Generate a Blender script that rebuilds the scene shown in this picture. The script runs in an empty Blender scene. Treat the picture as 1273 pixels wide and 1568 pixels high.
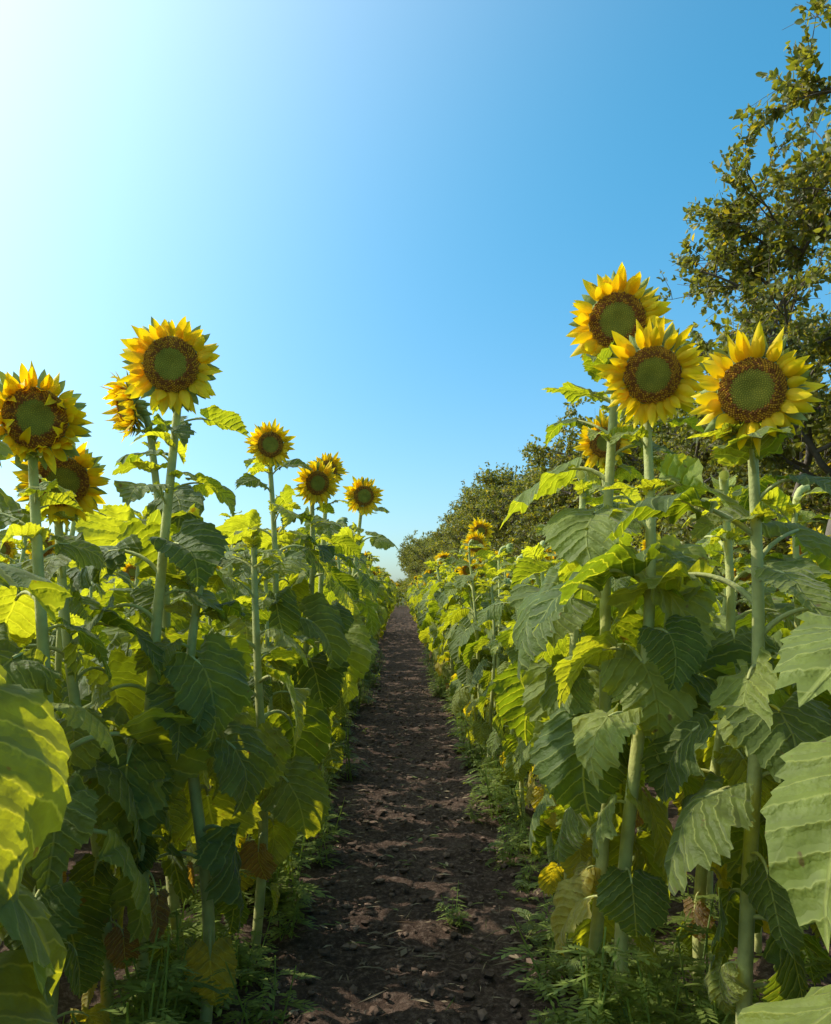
import bpy, math, random
import numpy as np
from mathutils import Vector, noise

# ------------------------------------------------------------------ helpers
def link(o, parent=None):
    bpy.context.scene.collection.objects.link(o)
    if parent: o.parent = parent
    return o

class MB:
    def __init__(s):
        s.V=[];s.F=[];s.M=[];s.U=[];s.C=[];s.n=0
    def add(s,P,faces,uv,col,mat):
        P=np.asarray(P,float).reshape(-1,3); k=len(P)
        s.V.append(P)
        s.U.append(np.zeros((k,2)) if uv is None else np.asarray(uv,float).reshape(-1,2))
        c=np.asarray(col,float)
        if c.ndim==1: c=np.tile(c,(k,1))
        s.C.append(c)
        f=np.asarray(faces,int)+s.n
        s.F.extend(f.tolist()); s.M.extend([mat]*len(f)); s.n+=k
    def grid(s,P,uv,col,mat,wrap=False):
        n,m=P.shape[:2]
        idx=np.arange(n*m).reshape(n,m)
        if wrap:
            idx=np.concatenate([idx,idx[:,:1]],1)
        f=np.stack([idx[:-1,:-1],idx[:-1,1:],idx[1:,1:],idx[1:,:-1]],-1).reshape(-1,4)
        s.add(P,f,uv,col,mat)
    def tube(s,path,rad,sides,col,mat,bump=0):
        path=np.asarray(path,float); n=len(path)
        T=np.gradient(path,axis=0); T/=np.linalg.norm(T,axis=1)[:,None]+1e-9
        ref=np.array([0.31,0.95,0.05]) if abs(T[0][2])>0.5 else np.array([0.05,0.1,1.0])
        A=np.cross(T,ref); A/=np.linalg.norm(A,axis=1)[:,None]+1e-9
        B=np.cross(T,A)
        th=np.linspace(0,2*np.pi,sides,endpoint=False)
        rad=np.asarray(rad,float)*np.ones(n)
        P=path[:,None]+rad[:,None,None]*(np.cos(th)[None,:,None]*A[:,None]+np.sin(th)[None,:,None]*B[:,None])
        L=np.concatenate([[0],np.cumsum(np.linalg.norm(np.diff(path,axis=0),axis=1))])
        uv=np.stack([np.tile(th/6.283,(n,1)),np.tile(L[:,None],(1,sides))],-1)
        s.grid(P,uv,col,mat,wrap=True)
    def mesh(s,name,mats,smooth=True):
        me=bpy.data.meshes.new(name)
        V=np.concatenate(s.V); U=np.concatenate(s.U); C=np.concatenate(s.C)
        me.from_pydata(V.tolist(),[],s.F)
        for m in mats: me.materials.append(m)
        me.polygons.foreach_set('material_index',s.M)
        me.polygons.foreach_set('use_smooth',[smooth]*len(s.F))
        li=np.zeros(len(me.loops),int); me.loops.foreach_get('vertex_index',li)
        uvl=me.uv_layers.new(name='UVMap'); uvl.data.foreach_set('uv',U[li].ravel())
        ca=me.color_attributes.new('Col','FLOAT_COLOR','POINT')
        ca.data.foreach_set('color',np.concatenate([C,np.ones((len(C),1))],1).ravel())
        me.update(); return me

# ------------------------------------------------------------------ materials
class NT:
    def __init__(s,name):
        s.m=bpy.data.materials.new(name); s.m.use_nodes=True
        s.t=s.m.node_tree; s.t.nodes.clear()
        s.out=s.n('ShaderNodeOutputMaterial')
    def n(s,t,**k):
        x=s.t.nodes.new(t)
        for a,b in k.items(): setattr(x,a,b)
        return x
    def l(s,a,b): s.t.links.new(a,b)
    def math(s,op,a,b=None,c=None):
        x=s.n('ShaderNodeMath',operation=op)
        for i,v in enumerate((a,b,c)):
            if v is None: continue
            if isinstance(v,(int,float)): x.inputs[i].default_value=v
            else: s.l(v,x.inputs[i])
        return x.outputs[0]
    def mixc(s,f,a,b,bt='MIX'):
        x=s.n('ShaderNodeMix',data_type='RGBA',blend_type=bt)
        for i,v in ((0,f),(6,a),(7,b)):
            if isinstance(v,(int,float)): x.inputs[i].default_value=v
            elif isinstance(v,tuple): x.inputs[i].default_value=(*v,1)
            else: s.l(v,x.inputs[i])
        return x.outputs[2]
    def noise(s,scale,det=3,vec=None,rough=.5):
        x=s.n('ShaderNodeTexNoise'); x.inputs['Scale'].default_value=scale
        x.inputs['Detail'].default_value=det; x.inputs['Roughness'].default_value=rough
        if vec: s.l(vec,x.inputs['Vector'])
        return x.outputs['Fac']
    def ramp(s,f,a,b):
        x=s.n('ShaderNodeMapRange'); s.l(f,x.inputs[0]); x.inputs[1].default_value=a; x.inputs[2].default_value=b
        return x.outputs[0]
    def bump(s,h,st,dist):
        x=s.n('ShaderNodeBump'); x.inputs['Strength'].default_value=st; x.inputs['Distance'].default_value=dist
        s.l(h,x.inputs['Height']); return x.outputs[0]

def leafy(name,rough,transfac,transmul,bump_s=0.5,veins=True,sheen=0.0,objvar=0.25,spec=.4):
    N=NT(name)
    col=N.n('ShaderNodeVertexColor',layer_name='Col').outputs[0]
    tc=N.n('ShaderNodeTexCoord')
    oi=N.n('ShaderNodeObjectInfo')
    v=N.math('MULTIPLY_ADD',oi.outputs['Random'],objvar,1-objvar/2)
    nz=N.noise(22,2,tc.outputs['Object'])
    v2=N.math('MULTIPLY_ADD',nz,.8,.6)
    vv=N.math('MULTIPLY',v,v2)
    cc=N.n('ShaderNodeCombineColor'); 
    for i in range(3): N.l(vv,cc.inputs[i])
    c=N.mixc(1.0,col,cc.outputs[0],'MULTIPLY')
    nrm=None
    if veins:
        uv=N.n('ShaderNodeUVMap'); sp=N.n('ShaderNodeSeparateXYZ'); N.l(uv.outputs[0],sp.inputs[0])
        ax=N.math('ABSOLUTE',sp.outputs[0]); y=sp.outputs[1]
        nb=N.noise(9,3,uv.outputs[0])
        wob=N.math('MULTIPLY',N.math('SUBTRACT',nb,.5),.10)
        q=N.math('ADD',N.math('SUBTRACT',y,N.math('MULTIPLY',ax,0.85)),wob)
        fr=N.math('FRACT',N.math('MULTIPLY_ADD',q,6.5,10.5))
        d=N.math('ABSOLUTE',N.math('SUBTRACT',fr,.5))
        side=N.ramp(d,.075,.015)
        main=N.ramp(ax,.018,.006)
        vein=N.math('MAXIMUM',side,main)
        c=N.mixc(N.math('MULTIPLY',vein,.5),c,(0.34,0.37,0.11))
        sp2=N.noise(31,2,tc.outputs['Object'])
        c=N.mixc(N.math('MULTIPLY',N.ramp(sp2,.70,.76),.8),c,(0.12,0.075,0.03))
        q2=N.math('MULTIPLY',N.math('MINIMUM',d,.3),1.2)
        h=N.math('ADD',q2,N.math('MULTIPLY',nb,.7))
        h=N.math('SUBTRACT',h,N.math('MULTIPLY',main,.25))
        nrm=N.bump(h,bump_s,.018)
    elif bump_s>0:
        nrm=N.bump(N.noise(90,3,tc.outputs['Object']),bump_s,.004)
    p=N.n('ShaderNodeBsdfPrincipled'); N.l(c,p.inputs['Base Color'])
    p.inputs['Roughness'].default_value=rough
    p.inputs['Specular IOR Level'].default_value=spec
    if sheen:
        p.inputs['Sheen Weight'].default_value=sheen; p.inputs['Sheen Roughness'].default_value=.5
    if nrm: N.l(nrm,p.inputs['Normal'])
    if transfac>0:
        t=N.n('ShaderNodeBsdfTranslucent')
        tcx=N.mixc(1.0,c,transmul,'MULTIPLY'); N.l(tcx,t.inputs[0])
        if nrm: N.l(nrm,t.inputs['Normal'])
        mx=N.n('ShaderNodeMixShader'); mx.inputs[0].default_value=transfac
        N.l(p.outputs[0],mx.inputs[1]); N.l(t.outputs[0],mx.inputs[2]); N.l(mx.outputs[0],N.out.inputs[0])
    else: N.l(p.outputs[0],N.out.inputs[0])
    return N.m

M_LEAF=leafy('sunflower_leaf',.58,.43,(4.2,3.4,.36),.75,True,.15,spec=.25)
M_STEM=leafy('sunflower_stem',.6,.15,(1.5,1.5,.8),.6,False,.2)
M_PETAL=leafy('sunflower_petal',.55,.45,(1.1,1.05,.6),0,False,0,.1,.25)
M_DISC=leafy('sunflower_disc',.8,0,(1,1,1),.3,False,.0,.2,.2)
PM=[M_LEAF,M_STEM,M_PETAL,M_DISC]
M_TLEAF=leafy('tree_leaf',.5,.38,(2.6,2.4,.6),0,False,0,.3,.4)
M_BARK=leafy('bark',.9,0,(1,1,1),.8,False)
M_WEED=leafy('weed_leaf',.55,.45,(2.5,2.4,.6),0,False,0,.3)

def soil_mat():
    N=NT('soil'); tc=N.n('ShaderNodeTexCoord'); g=N.n('ShaderNodeNewGeometry')
    P=g.outputs['Position']
    n1=N.noise(3.2,5,P,.6); n2=N.noise(38,6,P,.7)
    c=N.mixc(N.ramp(n1,.35,.7),(0.066,0.040,0.028),(0.145,0.092,0.066))
    c=N.mixc(N.ramp(n2,.50,.75),c,(0.29,0.205,0.155))
    c=N.mixc(N.math('MULTIPLY',N.ramp(n2,.48,.3),.75),c,(0.022,0.014,0.010))
    sp=N.n('ShaderNodeSeparateXYZ'); N.l(P,sp.inputs[0])
    r=N.ramp(sp.outputs[0],3.1,3.7); l=N.ramp(sp.outputs[0],-14.5,-15.5); fy=N.ramp(sp.outputs[1],75,90)
    out=N.math('MAXIMUM',N.math('MAXIMUM',r,l),fy)
    grass=N.mixc(N.ramp(n1,.3,.7),(0.05,0.07,0.02),(0.12,0.12,0.04))
    c=N.mixc(out,c,grass)
    h=N.math('ADD',N.math('MULTIPLY',n2,.5),N.noise(130,4,P,.7))
    p=N.n('ShaderNodeBsdfPrincipled'); N.l(c,p.inputs['Base Color']); p.inputs['Roughness'].default_value=.95
    p.inputs['Specular IOR Level'].default_value=.15
    N.l(N.bump(h,1.0,.025),p.inputs['Normal']); N.l(p.outputs[0],N.out.inputs[0])
    return N.m
M_SOIL=soil_mat()
M_CLOD=leafy('soil_clod',.95,0,(1,1,1),.9,False,0,0,.15)
M_STRAW=leafy('dry_litter',.8,.15,(1.2,1,1),0,False)

STEMC=(.46,.46,.15)
# ------------------------------------------------------------------ sunflower parts
TH=np.radians(np.linspace(-168,168,85))
_d=np.abs(np.degrees(TH))
RB=np.interp(_d,[0,4,10,22,38,55,72,90,110,130,150,168],[1.0,.96,.89,.79,.715,.65,.59,.54,.495,.45,.38,.22])
FR=np.array([.02,.16,.32,.5,.68,.85,1.0])

def leaf(mb,rng,base,az,L,pl,e0,e1,e2,wid=1.0,roll=0.0,curl=.5,col=(.1,.15,.035),prad=.0055,wave=.06,fold=None):
    n=9; s=np.linspace(0,1,n)*pl
    k=(e1-e0)/pl; k=k if abs(k)>1e-3 else 1e-3
    R=(np.sin(e0+k*s)-math.sin(e0))/k; Z=-(np.cos(e0+k*s)-math.cos(e0))/k
    ca,sa=math.cos(az),math.sin(az)
    rd=np.array([ca,sa,0]); sd=np.array([-sa,ca,0]); up=np.array([0,0,1.])
    side_bow=rng.uniform(-.12,.12)*pl
    path=base+R[:,None]*rd+Z[:,None]*up+ (np.sin(s/pl*math.pi/2)**2)[:,None]*side_bow*sd
    mb.tube(path,np.linspace(prad*1.35,prad*.75,n),6,STEMC,1)
    J=path[-1]
    tooth=1+.034*np.where(np.arange(len(TH))%2==0,1,-1)*(1+.5*np.sin(TH*7+rng.uniform(0,6)))
    lob=1+.05*np.sin(TH*3+rng.uniform(0,6))+.035*np.sin(TH*8+rng.uniform(0,6))+.02*np.sin(TH*15+rng.uniform(0,6))
    r=RB*tooth*lob*L
    f=FR[:,None]
    rr=f*(RB*lob*L)[None,:]
    rr=np.where(f>0.9,r[None,:],rr)
    x=rr*np.sin(TH)[None]*wid; y=rr*np.cos(TH)[None]
    uv=np.stack([x/L,y/L],-1)
    ph=rng.uniform(0,6.28,8)
    if fold is None: fold=rng.uniform(.0,.3) if rng.uniform()<.65 else rng.uniform(.3,.75)
    nn=-curl*x*x/L*1.0 + fold*np.abs(x)
    nn=nn+wave*L*(f**2)*(np.sin(TH*5+ph[0])+.7*np.sin(TH*9+ph[1])+.35*np.sin(TH*16+ph[4]))[None]*.55
    nn=nn+.026*L*np.sin(y/L*8+ph[2])*np.cos(x/L*9+ph[3])+.010*L*np.sin(y/L*17+x/L*9+ph[5])*np.sin(x/L*19+ph[6])
    q=(y-.85*np.abs(x))/L
    nn=nn+.008*L*np.cos(q*2*np.pi*3.2)
    ro=roll+rng.uniform(-.5,.5)*y/L
    x2=x*np.cos(ro)-nn*np.sin(ro); n2=x*np.sin(ro)+nn*np.cos(ro)
    x2=x2+rng.uniform(-.25,.25)*y*y/L
    kk=(e2-e1)/L; kk=kk if abs(kk)>1e-3 else 1e-3
    E=e1+kk*y
    Rr=(np.sin(E)-math.sin(e1))/kk; Zz=-(np.cos(E)-math.cos(e1))/kk
    Rr=Rr-np.sin(E)*n2; Zz=Zz+np.cos(E)*n2
    P=J+Rr[...,None]*rd+Zz[...,None]*up+x2[...,None]*sd
    c=np.tile(np.array(col),(P.shape[0],P.shape[1],1))
    mb.grid(P,uv,c.reshape(-1,3),0)

def petal(mb,fr,ang,r0,z0,L,W,elev,bend,twist,col,col2,mat,crease=.25,nseg=7):
    o,r,u,f=fr
    s=np.linspace(0,1,nseg); 
    w=W*.5*np.clip(np.sin(np.pi*np.clip(s**.75*.94+.06,0,1)),0,1)**.75; w[-1]=W*.01; w[0]=W*.22
    dirn=math.cos(ang)*r+math.sin(ang)*u; sid=-math.sin(ang)*r+math.cos(ang)*u
    k=bend/L if abs(bend)>1e-3 else 1e-3/L
    y=s*L; E=elev+k*y
    R=(np.sin(E)-math.sin(elev))/k; Z=-(np.cos(E)-math.cos(elev))/k
    t=np.array([-1,-.5,0,.5,1.0]); 
    X=w[:,None]*t[None]; NN=-crease*np.abs(X)*1.0+crease*w[:,None]*.4 + .08*w[:,None]*np.cos(t*9)[None]
    tw=twist*s[:,None]
    X2=X*np.cos(tw)-NN*np.sin(tw); N2=X*np.sin(tw)+NN*np.cos(tw)
    P=o+(r0+R[:,None]-np.sin(E)[:,None]*N2)[...,None]*dirn+(z0+Z[:,None]+np.cos(E)[:,None]*N2)[...,None]*f+X2[...,None]*sid
    C=np.array(col)[None,None]*(1-s)[:,None,None]+np.array(col2)[None,None]*s[:,None,None]
    C=np.tile(C,(1,5,1))
    uv=np.stack([X/W,np.tile(s[:,None],(1,5))],-1)
    mb.grid(P,uv,C.reshape(-1,3),mat)

def head(mb,rng,hc,az,tilt,R,Rout,kind='open'):
    f=np.array([math.sin(az)*math.cos(tilt),-math.cos(az)*math.cos(tilt),-math.sin(tilt)])
    r=np.cross(np.array([0,0,1.]),f); r/=np.linalg.norm(r); u=np.cross(f,r)
    fr=(hc,r,u,f)
    rho=np.linspace(0.001,1,9); th=np.linspace(0,2*np.pi,32,endpoint=False)
    def dz(x): return .22*R*(1-x**2.5)-.10*R*np.exp(-(x/.35)**2)
    X=(rho[:,None]*R)*np.cos(th); Y=(rho[:,None]*R)*np.sin(th); Z=np.tile(dz(rho)[:,None],(1,32))
    P=hc+X[...,None]*r+Y[...,None]*u+Z[...,None]*f
    C=np.where(rho[:,None,None]<.60,np.array([.24,.20,.02]),np.array([.24,.10,.016]))*np.ones((9,32,3))
    mb.grid(P,None,C.reshape(-1,3),3,wrap=True)
    Nf=640; i=np.arange(Nf)+.5; rh=np.sqrt(i/Nf)*.99; an=i*2.39996
    gs=rng.uniform(.56,.68)
    s=np.where(rh<gs,.95,1.15)*R*.05; hgt=np.where(rh<gs,.045,rng.uniform(.05,.14,Nf))*R
    cx=rh*R*np.cos(an); cy=rh*R*np.sin(an); cz=dz(rh)
    base=hc+cx[:,None]*r+cy[:,None]*u+(cz-.01*R)[:,None]*f
    ca,sa=np.cos(an),np.sin(an)
    e1=(ca[:,None]*r+sa[:,None]*u); e2=(-sa[:,None]*r+ca[:,None]*u)
    sc=s[:,None]
    tilt_o=np.where(rh<gs,0.0,.35)[:,None]
    tip=base+hgt[:,None]*f+e1*hgt[:,None]*tilt_o
    V=np.stack([base+e1*sc,base+e2*sc,base-e1*sc,base-e2*sc,tip],1).reshape(-1,3)
    bidx=np.arange(Nf)*5
    F=np.concatenate([np.stack([bidx+a,bidx+b,bidx+4],1) for a,b in((0,1),(1,2),(2,3),(3,0))])
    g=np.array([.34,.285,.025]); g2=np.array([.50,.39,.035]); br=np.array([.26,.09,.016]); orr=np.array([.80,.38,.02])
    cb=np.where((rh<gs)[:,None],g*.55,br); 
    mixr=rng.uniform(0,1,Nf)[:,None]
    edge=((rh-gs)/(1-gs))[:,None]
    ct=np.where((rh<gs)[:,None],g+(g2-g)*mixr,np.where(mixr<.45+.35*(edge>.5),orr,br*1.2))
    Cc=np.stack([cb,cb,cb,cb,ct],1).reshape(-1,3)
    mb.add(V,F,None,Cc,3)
    prof=np.array([[1.02,-.0],[1.06,-.12],[.98,-.3],[.72,-.48],[.4,-.6],[.2,-.72]])*R
    th2=np.linspace(0,2*np.pi,20,endpoint=False)
    P=hc+(prof[:,:1]*np.cos(th2))[...,None]*r+(prof[:,:1]*np.sin(th2))[...,None]*u+np.tile(prof[:,1:],(1,20))[...,None]*f
    mb.grid(P,None,(.22,.27,.06),1,wrap=True)
    pl=Rout-R*.95
    yel=(.98,.73,.012); org=(.96,.57,.006)
    if kind=='open':
        for layer,(n,el,zz,ls) in enumerate(((22,-.05,-.10,1.12),(20,.16,-.03,1.02),(16,.38,.02,.85))):
            for j in range(n):
                a=(j+layer*.4+rng.uniform(-.45,.45))/n*2*math.pi
                c2=np.array(yel)*rng.uniform(.88,1.02)
                petal(mb,fr,a,R*.97,zz*R,pl*ls*rng.uniform(.7,1.28),R*.36*rng.uniform(.7,1.25),
                      el+rng.uniform(-.3,.35),rng.uniform(-.9,.9),rng.uniform(-1.2,1.2),org,c2,2)
    elif kind=='wilt':
        for layer,(n,el) in enumerate(((24,.3),(20,.8),(14,1.2))):
            for j in range(n):
                a=(j+rng.uniform(-.4,.4))/n*2*math.pi
                petal(mb,fr,a,R*(.98-.05*layer),-.005,pl*rng.uniform(.7,1.25),R*.33,el+rng.uniform(-.6,.5),rng.uniform(-.1,1.9),rng.uniform(-1.4,1.4),org,yel,2)
    nb=(20,.9) if kind!='bud' else (24,1.5)
    for layer in range(3 if kind=='bud' else 2):
        for j in range(nb[0]):
            a=(j+layer*.5+rng.uniform(-.25,.25))/nb[0]*2*math.pi
            Lb=R*rng.uniform(.55,.9)*(1.25 if kind=='bud' else 1)
            el={'open':-.25,'wilt':-.1,'bud':1.0}[kind]+rng.uniform(-.35,.3)-layer*.15
            petal(mb,fr,a,R*(1.03-.08*layer),-R*(.1+.12*layer),Lb,R*.30,el,rng.uniform(-.7,.9) if kind!='bud' else .9,rng.uniform(-.3,.3),(.17,.22,.045),(.28,.32,.07),1,nseg=6)
    return f

G0=np.array([.062,.098,.016]); G1=np.array([.205,.238,.050])
def plant(seed,H,kind='open',az=0.,tilt=.12,R=.082,Rout=.145,top=(0,0),base_off=(0,0),nl=19,Lm=.30,srad=.019,droop=1.0,lowdry=.5,extra=()):
    """Head centre at (top.x, top.y, H); stem foot at base_off."""
    rng=np.random.default_rng(seed); mb=MB()
    f=np.array([math.sin(az)*math.cos(tilt),-math.cos(az)*math.cos(tilt),-math.sin(tilt)])
    hc=np.array([top[0],top[1],H])
    hb=hc-f*(R*.62)
    st_top=np.array([hb[0]-f[0]*.06,hb[1]-f[1]*.06,hb[2]-.15])
    b0=np.array([base_off[0],base_off[1],-.03])
    t=np.linspace(0,1,22)[:,None]
    w=rng.uniform(-.05,.05,(2,2))
    stem=b0*(1-t)+st_top*t
    stem[:,:2]+=np.sin(t*math.pi)*w[0]+np.sin(t*2*math.pi)*w[1]*.6
    tb=np.linspace(0,1,8)[1:,None]
    c1=st_top+(stem[-1]-stem[-2])/np.linalg.norm(stem[-1]-stem[-2])*.15
    neck=(1-tb)**2*st_top+2*tb*(1-tb)*c1+tb**2*hb
    path=np.concatenate([stem,neck])
    rad=np.concatenate([np.interp(np.linspace(0,1,22),[0,.5,1],[srad,srad*.92,srad*.62]),np.linspace(srad*.6,srad*.85,7)])
    mb.tube(path,rad,9,STEMC,1)
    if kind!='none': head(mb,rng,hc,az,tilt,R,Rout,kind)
    a=rng.uniform(0,6.28)
    for i in range(nl):
        tt=.17+.82*((i+rng.uniform(-.25,.25))/(nl-1) if i else 0)**.85; tt=min(max(tt,.12),.995)
        j=tt*21; j0=int(min(j,20)); bp=stem[j0]*(1-(j-j0))+stem[j0+1]*(j-j0)
        a+=2.39996+rng.uniform(-.5,.5)
        L=Lm*np.interp(tt,[0,.25,.55,.8,.92,1],[.45,.62,1.0,.88,.70,.5])*rng.uniform(.6,1.18)
        pl=L*rng.uniform(.5,.95)
        e0=np.interp(tt,[0,.5,1],[.35,.8,.95])+rng.uniform(-.25,.25)
        e1=np.interp(tt,[0,.3,.7,.9,1],[-1.2,-1.05,-.6,.0,.3])*droop+rng.uniform(-.45,.4)
        e2=np.interp(tt,[0,.3,.7,.9,1],[-1.9,-1.9,-1.7,-1.1,-.5])*droop+rng.uniform(-.4,.35)
        g=rng.uniform(0,1)**1.2
        col=G0*(1-g)+G1*g
        if tt<.33 and rng.uniform()<lowdry:
            d=rng.uniform(.2,.9); col=col*(1-d)+np.array([.34,.28,.05])*d
            if rng.uniform()<.4: col=np.array([.17,.11,.05]); L*=.7; e1-=.4
        leaf(mb,rng,bp,a,L,pl,e0,e1,e2,wid=rng.uniform(.80,1.08)*np.interp(tt,[.8,1],[1,.72]),roll=rng.uniform(-.7,.7),
             curl=rng.uniform(.1,.9)*(1.6 if tt<.5 else 1),col=col,prad=.0068*L/.28,wave=rng.uniform(.05,.13))
    for i in range(7):
        a+=1.9+rng.uniform(-.4,.4)
        L=Lm*rng.uniform(.28,.5)
        pp=stem[-1-rng.integers(0,3)] if i>3 else neck[rng.integers(0,3)]
        leaf(mb,rng,pp,a,L,.04,.7,.4+rng.uniform(-.5,.3),-.5+rng.uniform(-.7,.5),wid=.55,roll=rng.uniform(-.4,.4),curl=.2,col=G1,prad=.003)
    for (h,aa,L,pl,e0,e1,e2,ro) in extra:
        j=h/st_top[2]*21; j0=int(j); bp=stem[j0]*(1-(j-j0))+stem[j0+1]*(j-j0)
        leaf(mb,rng,bp,aa,L,pl,e0,e1,e2,wid=.95,roll=ro,curl=.5,col=G0*.45+G1*.55,prad=.007,wave=.08,fold=.2)
    return mb

rnd=random.Random(7)
heroes=[
 (-0.87,2.75,-0.728,2.58,2.215,'open',.12,.10,.086,.152,11,22,.28,()),
 (-0.80,3.05,-1.03,3.05,2.19,'wilt',-.9,.25,.07,.13,12,18,.27,()),
 (-1.03,2.30,-0.965,2.15,1.955,'wilt',.45,.05,.080,.14,13,20,.30,()),
 (-0.95,2.62,-1.06,2.55,1.84,'open',.5,.45,.08,.135,14,16,.29,()),
 (-0.72,4.40,-0.69,4.30,2.27,'open',.15,.10,.066,.122,15,20,.29,()),
 (-0.66,4.75,-0.475,4.62,2.11,'open',.42,.22,.068,.134,16,20,.29,()),
 (-0.72,5.6,-0.47,5.2,2.27,'open',.2,.0,.06,.12,17,19,.28,()),
 (-0.60,6.3,-0.285,6.2,2.22,'open',.3,.1,.078,.148,18,20,.29,()),
 (-0.62,3.45,-0.60,3.4,1.75,'none',.3,.1,.078,.146,31,18,.29,()),
 (-0.66,2.72,-0.66,2.72,1.70,'none',.3,.1,.078,.146,35,15,.28,()),
 (-1.00,1.42,-1.05,1.30,2.0,'open',.3,.2,.08,.14,19,18,.32,((1.30,-.15,.46,.26,.7,-.9,-1.7,.3),(1.02,.25,.40,.24,.6,-.6,-1.7,-.3),(1.5,.5,.30,.2,.7,.0,-.9,.1),(.78,-.15,.38,.26,.5,-.6,-1.6,.3))),
 (0.57,2.62,0.656,2.48,2.32,'open',-.22,.16,.083,.150,21,22,.28,((2.1,2.9,.15,.08,.5,.3,-.2,.0),)),
 (0.69,2.50,0.726,2.36,2.124,'open',-.15,.26,.080,.148,22,20,.28,()),
 (0.93,2.22,0.885,2.06,2.006,'open',-.42,.12,.080,.144,23,21,.30,((1.80,4.3,.17,.10,1.1,.5,-.6,.3),)),
 (0.66,3.25,0.70,3.2,1.95,'none',-.3,.3,.05,.08,24,20,.29,()),
 (1.12,3.9,0.96,3.85,2.20,'open',-.2,.2,.07,.135,25,19,.28,()),
 (1.08,2.95,1.12,2.85,1.90,'none',-.5,.2,.08,.14,26,19,.29,()),
 (1.02,1.55,1.18,1.45,1.86,'open',-.5,.3,.08,.14,27,17,.31,((1.38,3.45,.37,.27,.55,.05,-.8,.2),(1.18,3.15,.38,.24,.4,-.35,-1.4,-.4),(.98,3.6,.34,.22,.5,-.2,-1.2,.3),(.75,3.3,.32,.3,.5,-.3,-1.2,.3))),
 (0.90,9.8,0.93,9.6,2.20,'open',.1,.2,.08,.15,33,19,.28,()),
 (0.80,9.0,0.80,8.8,2.0,'open',-.3,.2,.08,.15,34,19,.28,()),
]
for h in heroes:
    fx,fy,hx,hy,H,kind,az,tilt,R,Ro,seed,nl,Lm,ex=h
    mb=plant(seed,H,kind,az,tilt,R,Ro,top=(hx-fx,hy-fy),nl=nl,Lm=Lm,srad=.0215,extra=ex)
    o=bpy.data.objects.new('sunflower',mb.mesh('sunflower',PM)); o.location=(fx,fy,0); link(o)

# ---- field plants
var=[]
kinds=['open','open','bud','open','none','none','wilt','open','bud','open','none','none','none','none']
for i in range(len(kinds)):
    kind=kinds[i]
    rg=random.Random(100+i)
    az=rg.uniform(-.5,.5); 
    mb=plant(200+i,2.0,kind,az,rg.uniform(.0,.5),rg.uniform(.06,.074) if kind!='bud' else .04,rg.uniform(.115,.135) if kind!='bud' else .06,
             top=(rg.uniform(-.08,.08),rg.uniform(-.14,0)),nl=rg.choice([15,16,18]),Lm=rg.uniform(.25,.30),srad=.018)
    var.append((kind,mb.mesh('sunflower_plant',PM)))
leafyv=[m for k,m in var if k in('none','bud')]; openv=[m for k,m in var if k in ('open','wilt')]
field=bpy.data.objects.new('sunflower_field',None); link(field)
def inst(x,y,s,rz,me,mirror=False,parent=field,nm='plant'):
    o=bpy.data.objects.new(nm,me); o.location=(x,y,0); o.rotation_euler=(rnd.uniform(-.06,.06),rnd.uniform(-.06,.06),rz)
    o.scale=(-s if mirror else s,s,s); link(o,parent)
hp=[(h[0],h[1]) for h in heroes]
leftrows=[-.74-.74*i for i in range(8)]
rightrows=[.74,1.46,2.2,2.85]
for side,rows in((-1,leftrows),(1,rightrows)):
    for ri,rx in enumerate(rows):
        y=-2.5 if (ri>0) else -2.0
        while y<(100 if ri<2 else (70 if ri<3 else 42)):
            sp=.44 if y<30 else .8
            if side<0 and ri>0: sp*=1.35
            y+=sp*rnd.uniform(.6,1.4)
            x=rx+rnd.uniform(-.10,.10)
            if ri==0 and -1.2<y<(2.5 if side<0 else 2.3): continue
            if ri==0 and y<6.6 and any(abs(y-b)<.28 and abs(x-a)<.45 for a,b in hp): continue
            if any((x-a)**2+(y-b)**2<.25**2 for a,b in hp): continue
            if side<0: s=rnd.uniform(.90,1.12) if y>6.5 else rnd.uniform(.82,.99)
            else: s=rnd.uniform(.82,1.02) if y>6.5 else rnd.uniform(.78,.94)
            if ri>0 and y<2.2: s*=.9
            pop=.0 if (y<4.3 and ri<2) else (.2 if y<8 else (.38 if y<25 else .6))
            me=rnd.choice(openv) if rnd.random()<pop else rnd.choice(leafyv)
            inst(x,y,s,rnd.uniform(-.35,.35)+(.12 if side<0 else -.12) if me in openv else rnd.uniform(0,6.28),me,rnd.random()<.5)
# the rows end at a cross headland planted right across
for k in range(60):
    me=rnd.choice(openv) if rnd.random()<.4 else rnd.choice(leafyv)
    inst(rnd.uniform(-7,4),rnd.uniform(70,76),rnd.uniform(.9,1.05),rnd.uniform(-.4,.4),me,rnd.random()<.5)

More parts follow.
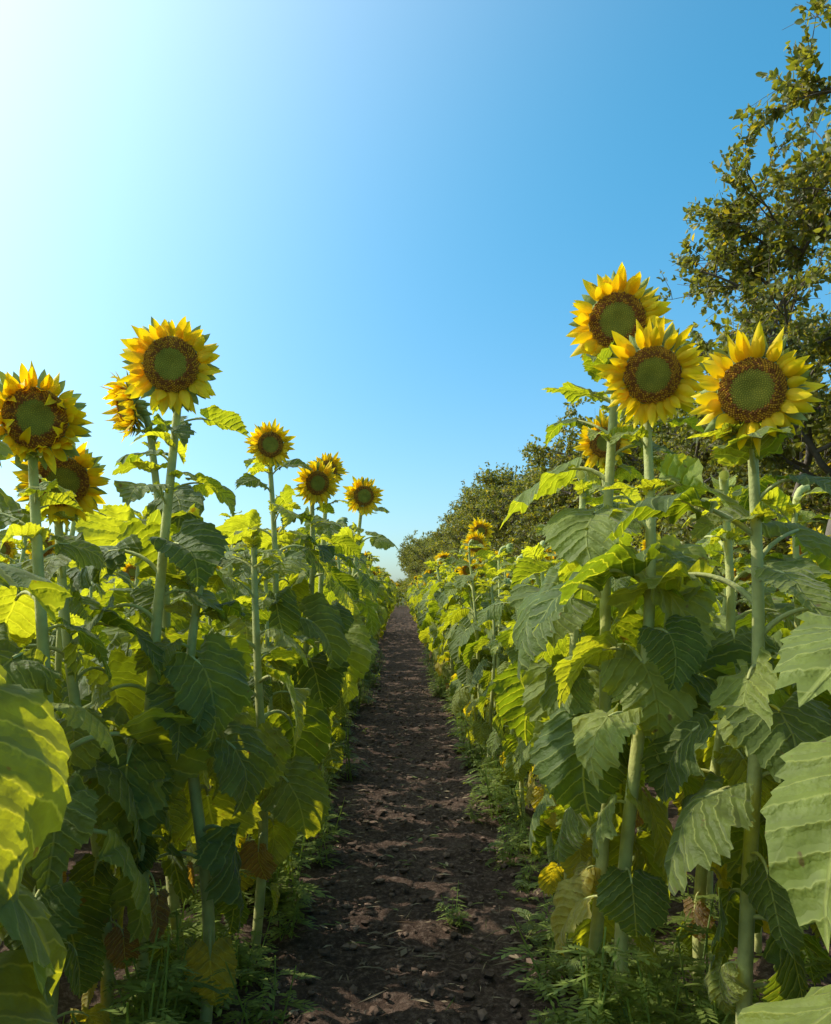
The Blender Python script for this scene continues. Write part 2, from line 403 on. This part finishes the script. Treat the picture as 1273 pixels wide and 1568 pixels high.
# ------------------------------------------------------------------ weeds
def weed(seed):
    rng=np.random.default_rng(seed); mb=MB()
    for s in range(rng.integers(3,6)):
        az=rng.uniform(0,6.28); h=rng.uniform(.15,.42); ln=rng.uniform(.1,.5)
        t=np.linspace(0,1,7)[:,None]
        b=np.array([rng.uniform(-.05,.05),rng.uniform(-.05,.05),-.01])
        path=b+t*np.array([math.cos(az)*ln*h,math.sin(az)*ln*h,h])+np.sin(t*2)*rng.uniform(-.03,.03,3)
        mb.tube(path,np.linspace(.004,.002,7),5,(.2,.26,.07),0)
        for k in range(9):
            j=1+k*5/9; p=path[int(j)]+(path[min(int(j)+1,6)]-path[int(j)])*(j%1)
            a2=k*2.4+rng.uniform(-.4,.4); L=rng.uniform(.06,.13)*(1.1-k*.05); el=rng.uniform(.1,.7)
            n=6
            for m in range(n):
                fr=(m+1)/n; E=el-fr*1.0
                q=p+np.array([math.cos(a2)*L*fr,math.sin(a2)*L*fr,L*(fr*math.sin(el)-.5*fr*fr)])
                for sgn in((-1,1) if m<n-1 else (0,)):
                    d=np.array([math.cos(a2+sgn*.8),math.sin(a2+sgn*.8),math.sin(E)*.5]); sd=np.array([-d[1],d[0],0])
                    l=L*.42*(1-.35*abs(fr-.5)); w=l*.2
                    P=[q,q+d*l*.5+sd*w,q+d*l,q+d*l*.5-sd*w]
                    c=np.array([.15,.19,.04])*rng.uniform(.7,1.5)
                    mb.add(P,[[0,1,2,3]],None,c,0)
    return mb.mesh('weed',[M_WEED],False)
def seedling(seed):
    rng=np.random.default_rng(seed); mb=MB()
    for s in range(6):
        az=rng.uniform(0,6.28)
        leaf(mb,rng,np.array([0,0,.0+s*.02]),az,rng.uniform(.04,.09),.03,.8,.3,-.6,wid=.6,col=np.array([.13,.18,.045])*rng.uniform(.8,1.3),prad=.0015)
    return mb.mesh('seedling',PM)
WV=[weed(i) for i in range(6)]; SV=[seedling(40+i) for i in range(3)]
weeds=bpy.data.objects.new('weeds',None); link(weeds)
for k in range(560):
    y=2.2+18*rnd.random()**1.5; sd=rnd.random()
    if sd<.4: x=-rnd.gauss(.74,.17)
    elif sd<.85: x=rnd.gauss(.76,.17)
    else: x=rnd.choice([-1,1])*rnd.uniform(1,2.2)
    edge = abs(x-.08)<.44
    if edge and rnd.random()<.5: continue
    if rnd.random()<.6: inst(x,y,rnd.uniform(.5,1.4)*(.45 if edge else 1),rnd.uniform(0,6.28),rnd.choice(WV),parent=weeds,nm='weed_clump')
    else: inst(x,y,rnd.uniform(.5,1.6)*(.6 if edge else 1),rnd.uniform(0,6.28),rnd.choice(SV),parent=weeds,nm='weed_clump')

# ------------------------------------------------------------------ ground + path
def hgt(x,y):
    v=Vector((x*1.0,y*1.0,0))
    h=.03*noise.noise(v*1.3)+.028*noise.noise(v*4.1)+.022*noise.noise(v*11)+.012*noise.noise(v*27)
    return h
def gsp(fine,a,b,outer):
    c=list(np.arange(a,b+1e-6,fine)); s=fine; x=b; r=[]
    while x<outer: s*=1.25; x+=s; r.append(x)
    s=fine; x=a; l=[]
    while x>-outer: s*=1.25; x-=s; l.append(x)
    return np.array(l[::-1]+c+r)
def sheet(name,xs,ys,fn,mat):
    mb=MB(); P=np.zeros((len(xs),len(ys),3))
    for i,x in enumerate(xs):
        for j,y in enumerate(ys): P[i,j]=(x,y,fn(x,y))
    mb.grid(P,None,(.1,.1,.1),0)
    me=mb.mesh(name,[mat]); o=bpy.data.objects.new(name,me); link(o); return o
def gfn(x,y):
    h=hgt(x,y) if abs(x)<30 and abs(y)<60 else 0
    if -.5<x<.66 and -1<y<45: h-=.06
    if abs(x)<6 and y<60 and y>-4: h+=.02*math.cos((x+.72)/.72*2*math.pi)
    return h
sheet('ground',gsp(.09,-4,4,2500),gsp(.09,0,14,2500),gfn,M_SOIL)
def pfn(x,y):
    e=min(x+.62,.78-x)/.14
    return hgt(x,y)-.012+ (-.06*(1-e) if e<1 else 0)+.008
sheet('dirt_path',np.arange(-.62,.785,.022),np.concatenate([np.arange(-1,10,.025),np.arange(10,46,.12)]),pfn,M_SOIL)

import bmesh
bm=bmesh.new(); bmesh.ops.create_icosphere(bm,subdivisions=1,radius=1); IV=np.array([v.co[:] for v in bm.verts]); IF=np.array([[v.index for v in f.verts] for f in bm.faces]); bm.free()
rng=np.random.default_rng(5); mb=MB()
for k in range(5500):
    y=1.6+13*rng.uniform()**1.7; x=rng.normal(.08,.55)
    s=.0035+.022*rng.uniform()**4
    v=IV*(1+rng.uniform(-.35,.35,(12,1)))*s*np.array([1,1,.65])*rng.uniform(.7,1.3,3)
    mb.add(v+np.array([x,y,hgt(x,y)+.004*(1 if -.5<x<.65 else 0)+s*.15]),IF,None,np.array([.12,.079,.057])*rng.uniform(.6,1.6),0)
o=bpy.data.objects.new('soil_clods',mb.mesh('soil_clods',[M_CLOD],False)); link(o)
mb=MB()
for k in range(1500):
    y=1.6+11*rng.uniform()**1.6; x=rng.normal(.08,.6); a=rng.uniform(0,6.28)
    if rng.uniform()<.75: L=rng.uniform(.01,.07); W=rng.uniform(.0008,.003)
    else: L=rng.uniform(.015,.04); W=L*rng.uniform(.2,.45)
    d=np.array([math.cos(a),math.sin(a),0]); sd=np.array([-d[1],d[0],0]); z=hgt(x,y)+.012
    p=np.array([x,y,z]); up=np.array([0,0,1.])
    P=[p-d*L,p-sd*W+up*L*.12,p+d*L+up*rng.uniform(-.1,.4)*L,p+sd*W+up*L*.2]
    c=np.array([.40,.30,.18])*rng.uniform(.3,1.1)
    if rng.uniform()<.2: c=np.array([.16,.2,.05])
    mb.add(P,[[0,1,2,3]],None,c,0)
o=bpy.data.objects.new('dry_leaf_litter',mb.mesh('litter',[M_STRAW],False)); link(o)

# ------------------------------------------------------------------ trees
def tree(seed,H,Rc,zlow,nstem=4,leafs=.07,dens=1.0,n1=9,lean=0.0,nlf=(6,13)):
    rng=np.random.default_rng(seed); mb=MB(); LP=[];LD=[];LS=[]
    def norm(v): return v/(np.linalg.norm(v)+1e-9)
    def br(p,d,ln,r,lv,up):
        n=max(4,int(ln/.14)) if lv<3 else 4
        pts=[p]; dd=d.copy(); wob=.13 if (lv>0 or nstem>1) else .04
        for i in range(n):
            dd=norm(dd+rng.normal(0,wob,3)+np.array([0,0,up])); pts.append(pts[-1]+dd*ln/n)
        pts=np.array(pts)
        mb.tube(pts,np.linspace(r,max(r*.35,.002),n+1),[9,7,5,4][lv],(.13,.10,.075) if lv<3 else (.16,.11,.07),0)
        return pts
    for s in range(nstem):
        a=s*6.28/nstem+rng.uniform(-.4,.4); sp=rng.uniform(.12,.38) if nstem>1 else .03
        d=norm(np.array([math.cos(a)*sp+lean,math.sin(a)*sp,1.]))
        T=br(np.array([math.cos(a)*.1,math.sin(a)*.1,-.05]),d,H*rng.uniform(.76,.90),.065 if nstem>1 else .14,0,.03)
        for i in range(n1):
            t=(i+.5)/n1; 
            z=zlow+(H*.84-zlow)*t; j=np.argmin(np.abs(T[:,2]-z)); p=T[j]
            a1=i*2.4+rng.uniform(-.5,.5)
            ln=Rc*rng.uniform(.5,.9)*(1-.5*t**2)
            B=br(p,norm(np.array([math.cos(a1),math.sin(a1),rng.uniform(.1,.7)])),ln,.018+.016*(1-t),1,.02)
            n2=int(5+ln*4)
            for k in range(n2):
                p2=B[min(int(len(B)*(.2+.79*(k+.5)/n2)),len(B)-1)]
                a2=rng.uniform(0,6.28); d2=norm(norm(B[-1]-B[0])*.7+np.array([math.cos(a2),math.sin(a2),rng.uniform(-.4,.7)])*.9)
                C=br(p2,d2,rng.uniform(.3,.75),.008,2,.01)
                for m in range(int(5*dens)+1):
                    p3=C[rng.integers(1,len(C))]
                    d3=norm(d2+rng.normal(0,.7,3))
                    bare=rng.uniform()<.06
                    D=br(p3,d3,rng.uniform(.12,.4)*(1.4 if bare else 1),.0035,3,0)
                    if bare: continue
                    nl=rng.integers(*nlf)
                    for q in range(nl):
                        tt=rng.uniform(.1,1)*3.99; p4=D[int(tt)]*(1-tt%1)+D[int(tt)+1]*(tt%1)
                        LP.append(p4+rng.normal(0,.015,3)); LD.append(d3*.5+rng.normal(0,.7,3)+np.array([0,0,-.25])); LS.append(leafs*rng.uniform(.55,1.25))
    LP=np.array(LP); LD=np.array(LD); LD/=np.linalg.norm(LD,axis=1)[:,None]; LS=np.array(LS)[:,None]; n=len(LP)
    S=np.cross(LD,rng.normal(0,1,(n,3))); S/=np.linalg.norm(S,axis=1)[:,None]; Nn=np.cross(LD,S)
    w=.27
    V=np.stack([LP,LP+LD*LS*.35+S*LS*w+Nn*LS*.08,LP+LD*LS*.72+S*LS*w*.8+Nn*LS*.03,LP+LD*LS-Nn*LS*.1,
                LP+LD*LS*.72-S*LS*w*.8+Nn*LS*.03,LP+LD*LS*.35-S*LS*w+Nn*LS*.08],1).reshape(-1,3)
    b=np.arange(n)*6
    F=np.concatenate([np.stack([b,b+1,b+2,b+3],1),np.stack([b,b+3,b+4,b+5],1)])
    g=rng.uniform(0,1,(n,1)); c=np.array([.100,.115,.024])*(1-g)+np.array([.21,.20,.05])*g
    yl=rng.uniform(0,1,(n,1))<.06; c=np.where(yl,np.array([.36,.27,.04]),c)
    mb.add(V,F,None,np.repeat(c,6,0),1)
    print('tree leaves',n, 'x',V[:,0].min(),V[:,0].max(),'z',V[:,2].max())
    return mb.mesh('tree',[M_BARK,M_TLEAF]), float(np.percentile(LP[:,0],1.0))
def puttree(me,x,y,s,rz,name='tree',parent=None,sz=1):
    o=bpy.data.objects.new(name,me); o.location=(x,y,0); o.rotation_euler=(0,0,rz); o.scale=(s,s,s*sz); link(o,parent)
tA,xa=tree(1,7.9,2.0,1.0,6,.072,1.8,15,nlf=(10,18))
tB,xb=tree(2,10.4,1.7,5.2,1,.076,1.8,24,nlf=(10,18))
tC,_=tree(3,5.6,2.1,.7,5,.085,1.3,10,nlf=(10,17))
tD,_=tree(4,6.0,2.3,.7,5,.085,1.3,10,nlf=(10,17))
puttree(tB,3.15-xb,7.1,1,0)
puttree(tA,3.4-xa,9.4,1,0)
puttree(tD,6.5,10.9,1.15,0.6)
puttree(tC,6.2,12.6,1.1,1.0)
puttree(tD,6.0,14.0,1.0,2.0)
row=bpy.data.objects.new('distant_tree_row',None); link(row)
y=15.3
while y<190:
    h=np.interp(y,[15,25,40,70,190],[1.05,1.08,1.15,1.45,2.1])
    x=6.0+rnd.uniform(-.35,.35)
    puttree(rnd.choice([tC,tD]),x,y,h*rnd.uniform(.93,1.05),rnd.uniform(0,6.28),'row_tree',row)
    if y<60: puttree(rnd.choice([tC,tD]),x+2.2,y+.8,h*rnd.uniform(.9,1.1),rnd.uniform(0,6.28),'row_tree',row)
    y+=rnd.uniform(1.4,1.9)*(1 if y<40 else 2.0)

# ------------------------------------------------------------------ light
AZ=math.radians(76); EL=math.radians(42)
S=Vector((-math.sin(AZ)*math.cos(EL),math.cos(AZ)*math.cos(EL),math.sin(EL)))
sd=bpy.data.lights.new('sun','SUN'); sd.energy=5; sd.angle=math.radians(.5); sd.color=(1,.94,.80)
so=bpy.data.objects.new('sun',sd); so.rotation_euler=S.to_track_quat('Z','Y').to_euler(); so.location=S*50; link(so)
w=bpy.data.worlds.new('World'); bpy.context.scene.world=w; w.use_nodes=True
t=w.node_tree; t.nodes.clear()
out=t.nodes.new('ShaderNodeOutputWorld'); bg=t.nodes.new('ShaderNodeBackground'); bg.inputs[1].default_value=.14
sky=t.nodes.new('ShaderNodeTexSky'); sky.sky_type='NISHITA'; sky.sun_disc=False; sky.sun_elevation=EL; sky.sun_rotation=-AZ
sky.air_density=1.0; sky.dust_density=1.0; sky.ozone_density=1.5
def mth(op,a,b):
    x=t.nodes.new('ShaderNodeMath'); x.operation=op
    t.links.new(a,x.inputs[0]); x.inputs[1].default_value=b; return x.outputs[0]
tc=t.nodes.new('ShaderNodeTexCoord'); nm=t.nodes.new('ShaderNodeVectorMath'); nm.operation='NORMALIZE'; t.links.new(tc.outputs['Generated'],nm.inputs[0])
sx=t.nodes.new('ShaderNodeSeparateXYZ'); t.links.new(nm.outputs[0],sx.inputs[0])
mr=t.nodes.new('ShaderNodeMapRange'); mr.interpolation_type='SMOOTHSTEP'; t.links.new(sx.outputs[2],mr.inputs[0]); mr.inputs[1].default_value=-.05; mr.inputs[2].default_value=.55
tm=t.nodes.new('ShaderNodeMix'); tm.data_type='RGBA'; t.links.new(mr.outputs[0],tm.inputs[0])
tm.inputs[6].default_value=(.92,1.20,1.36,1); tm.inputs[7].default_value=(.47,1.50,1.60,1)
mx=t.nodes.new('ShaderNodeMix'); mx.data_type='RGBA'; mx.blend_type='MULTIPLY'; mx.inputs[0].default_value=1
t.links.new(tm.outputs[2],mx.inputs[7])
t.links.new(sky.outputs[0],mx.inputs[6]); t.links.new(mx.outputs[2],bg.inputs[0])
dt=t.nodes.new('ShaderNodeVectorMath'); dt.operation='DOT_PRODUCT'; t.links.new(nm.outputs[0],dt.inputs[0]); dt.inputs[1].default_value=S
pw=mth('MULTIPLY',mth('POWER',mth('MAXIMUM',dt.outputs['Value'],0),3.6),2.0)
bg2=t.nodes.new('ShaderNodeBackground'); bg2.inputs[0].default_value=(1,.84,.70,1); t.links.new(pw,bg2.inputs[1])
ad=t.nodes.new('ShaderNodeAddShader'); t.links.new(bg.outputs[0],ad.inputs[0]); t.links.new(bg2.outputs[0],ad.inputs[1]); t.links.new(ad.outputs[0],out.inputs[0])

# ------------------------------------------------------------------ camera
cd=bpy.data.cameras.new('camera'); cd.lens=28.7; cd.sensor_width=36; cd.shift_x=.0137; cd.shift_y=.077; cd.clip_end=6000; cd.clip_start=.05
co=bpy.data.objects.new('camera',cd); co.location=(0,0,1.5); co.rotation_euler=(math.radians(90),0,0); link(co)
sc=bpy.context.scene; sc.camera=co
sc.view_settings.view_transform='Standard'; sc.view_settings.look='None'; sc.view_settings.exposure=0
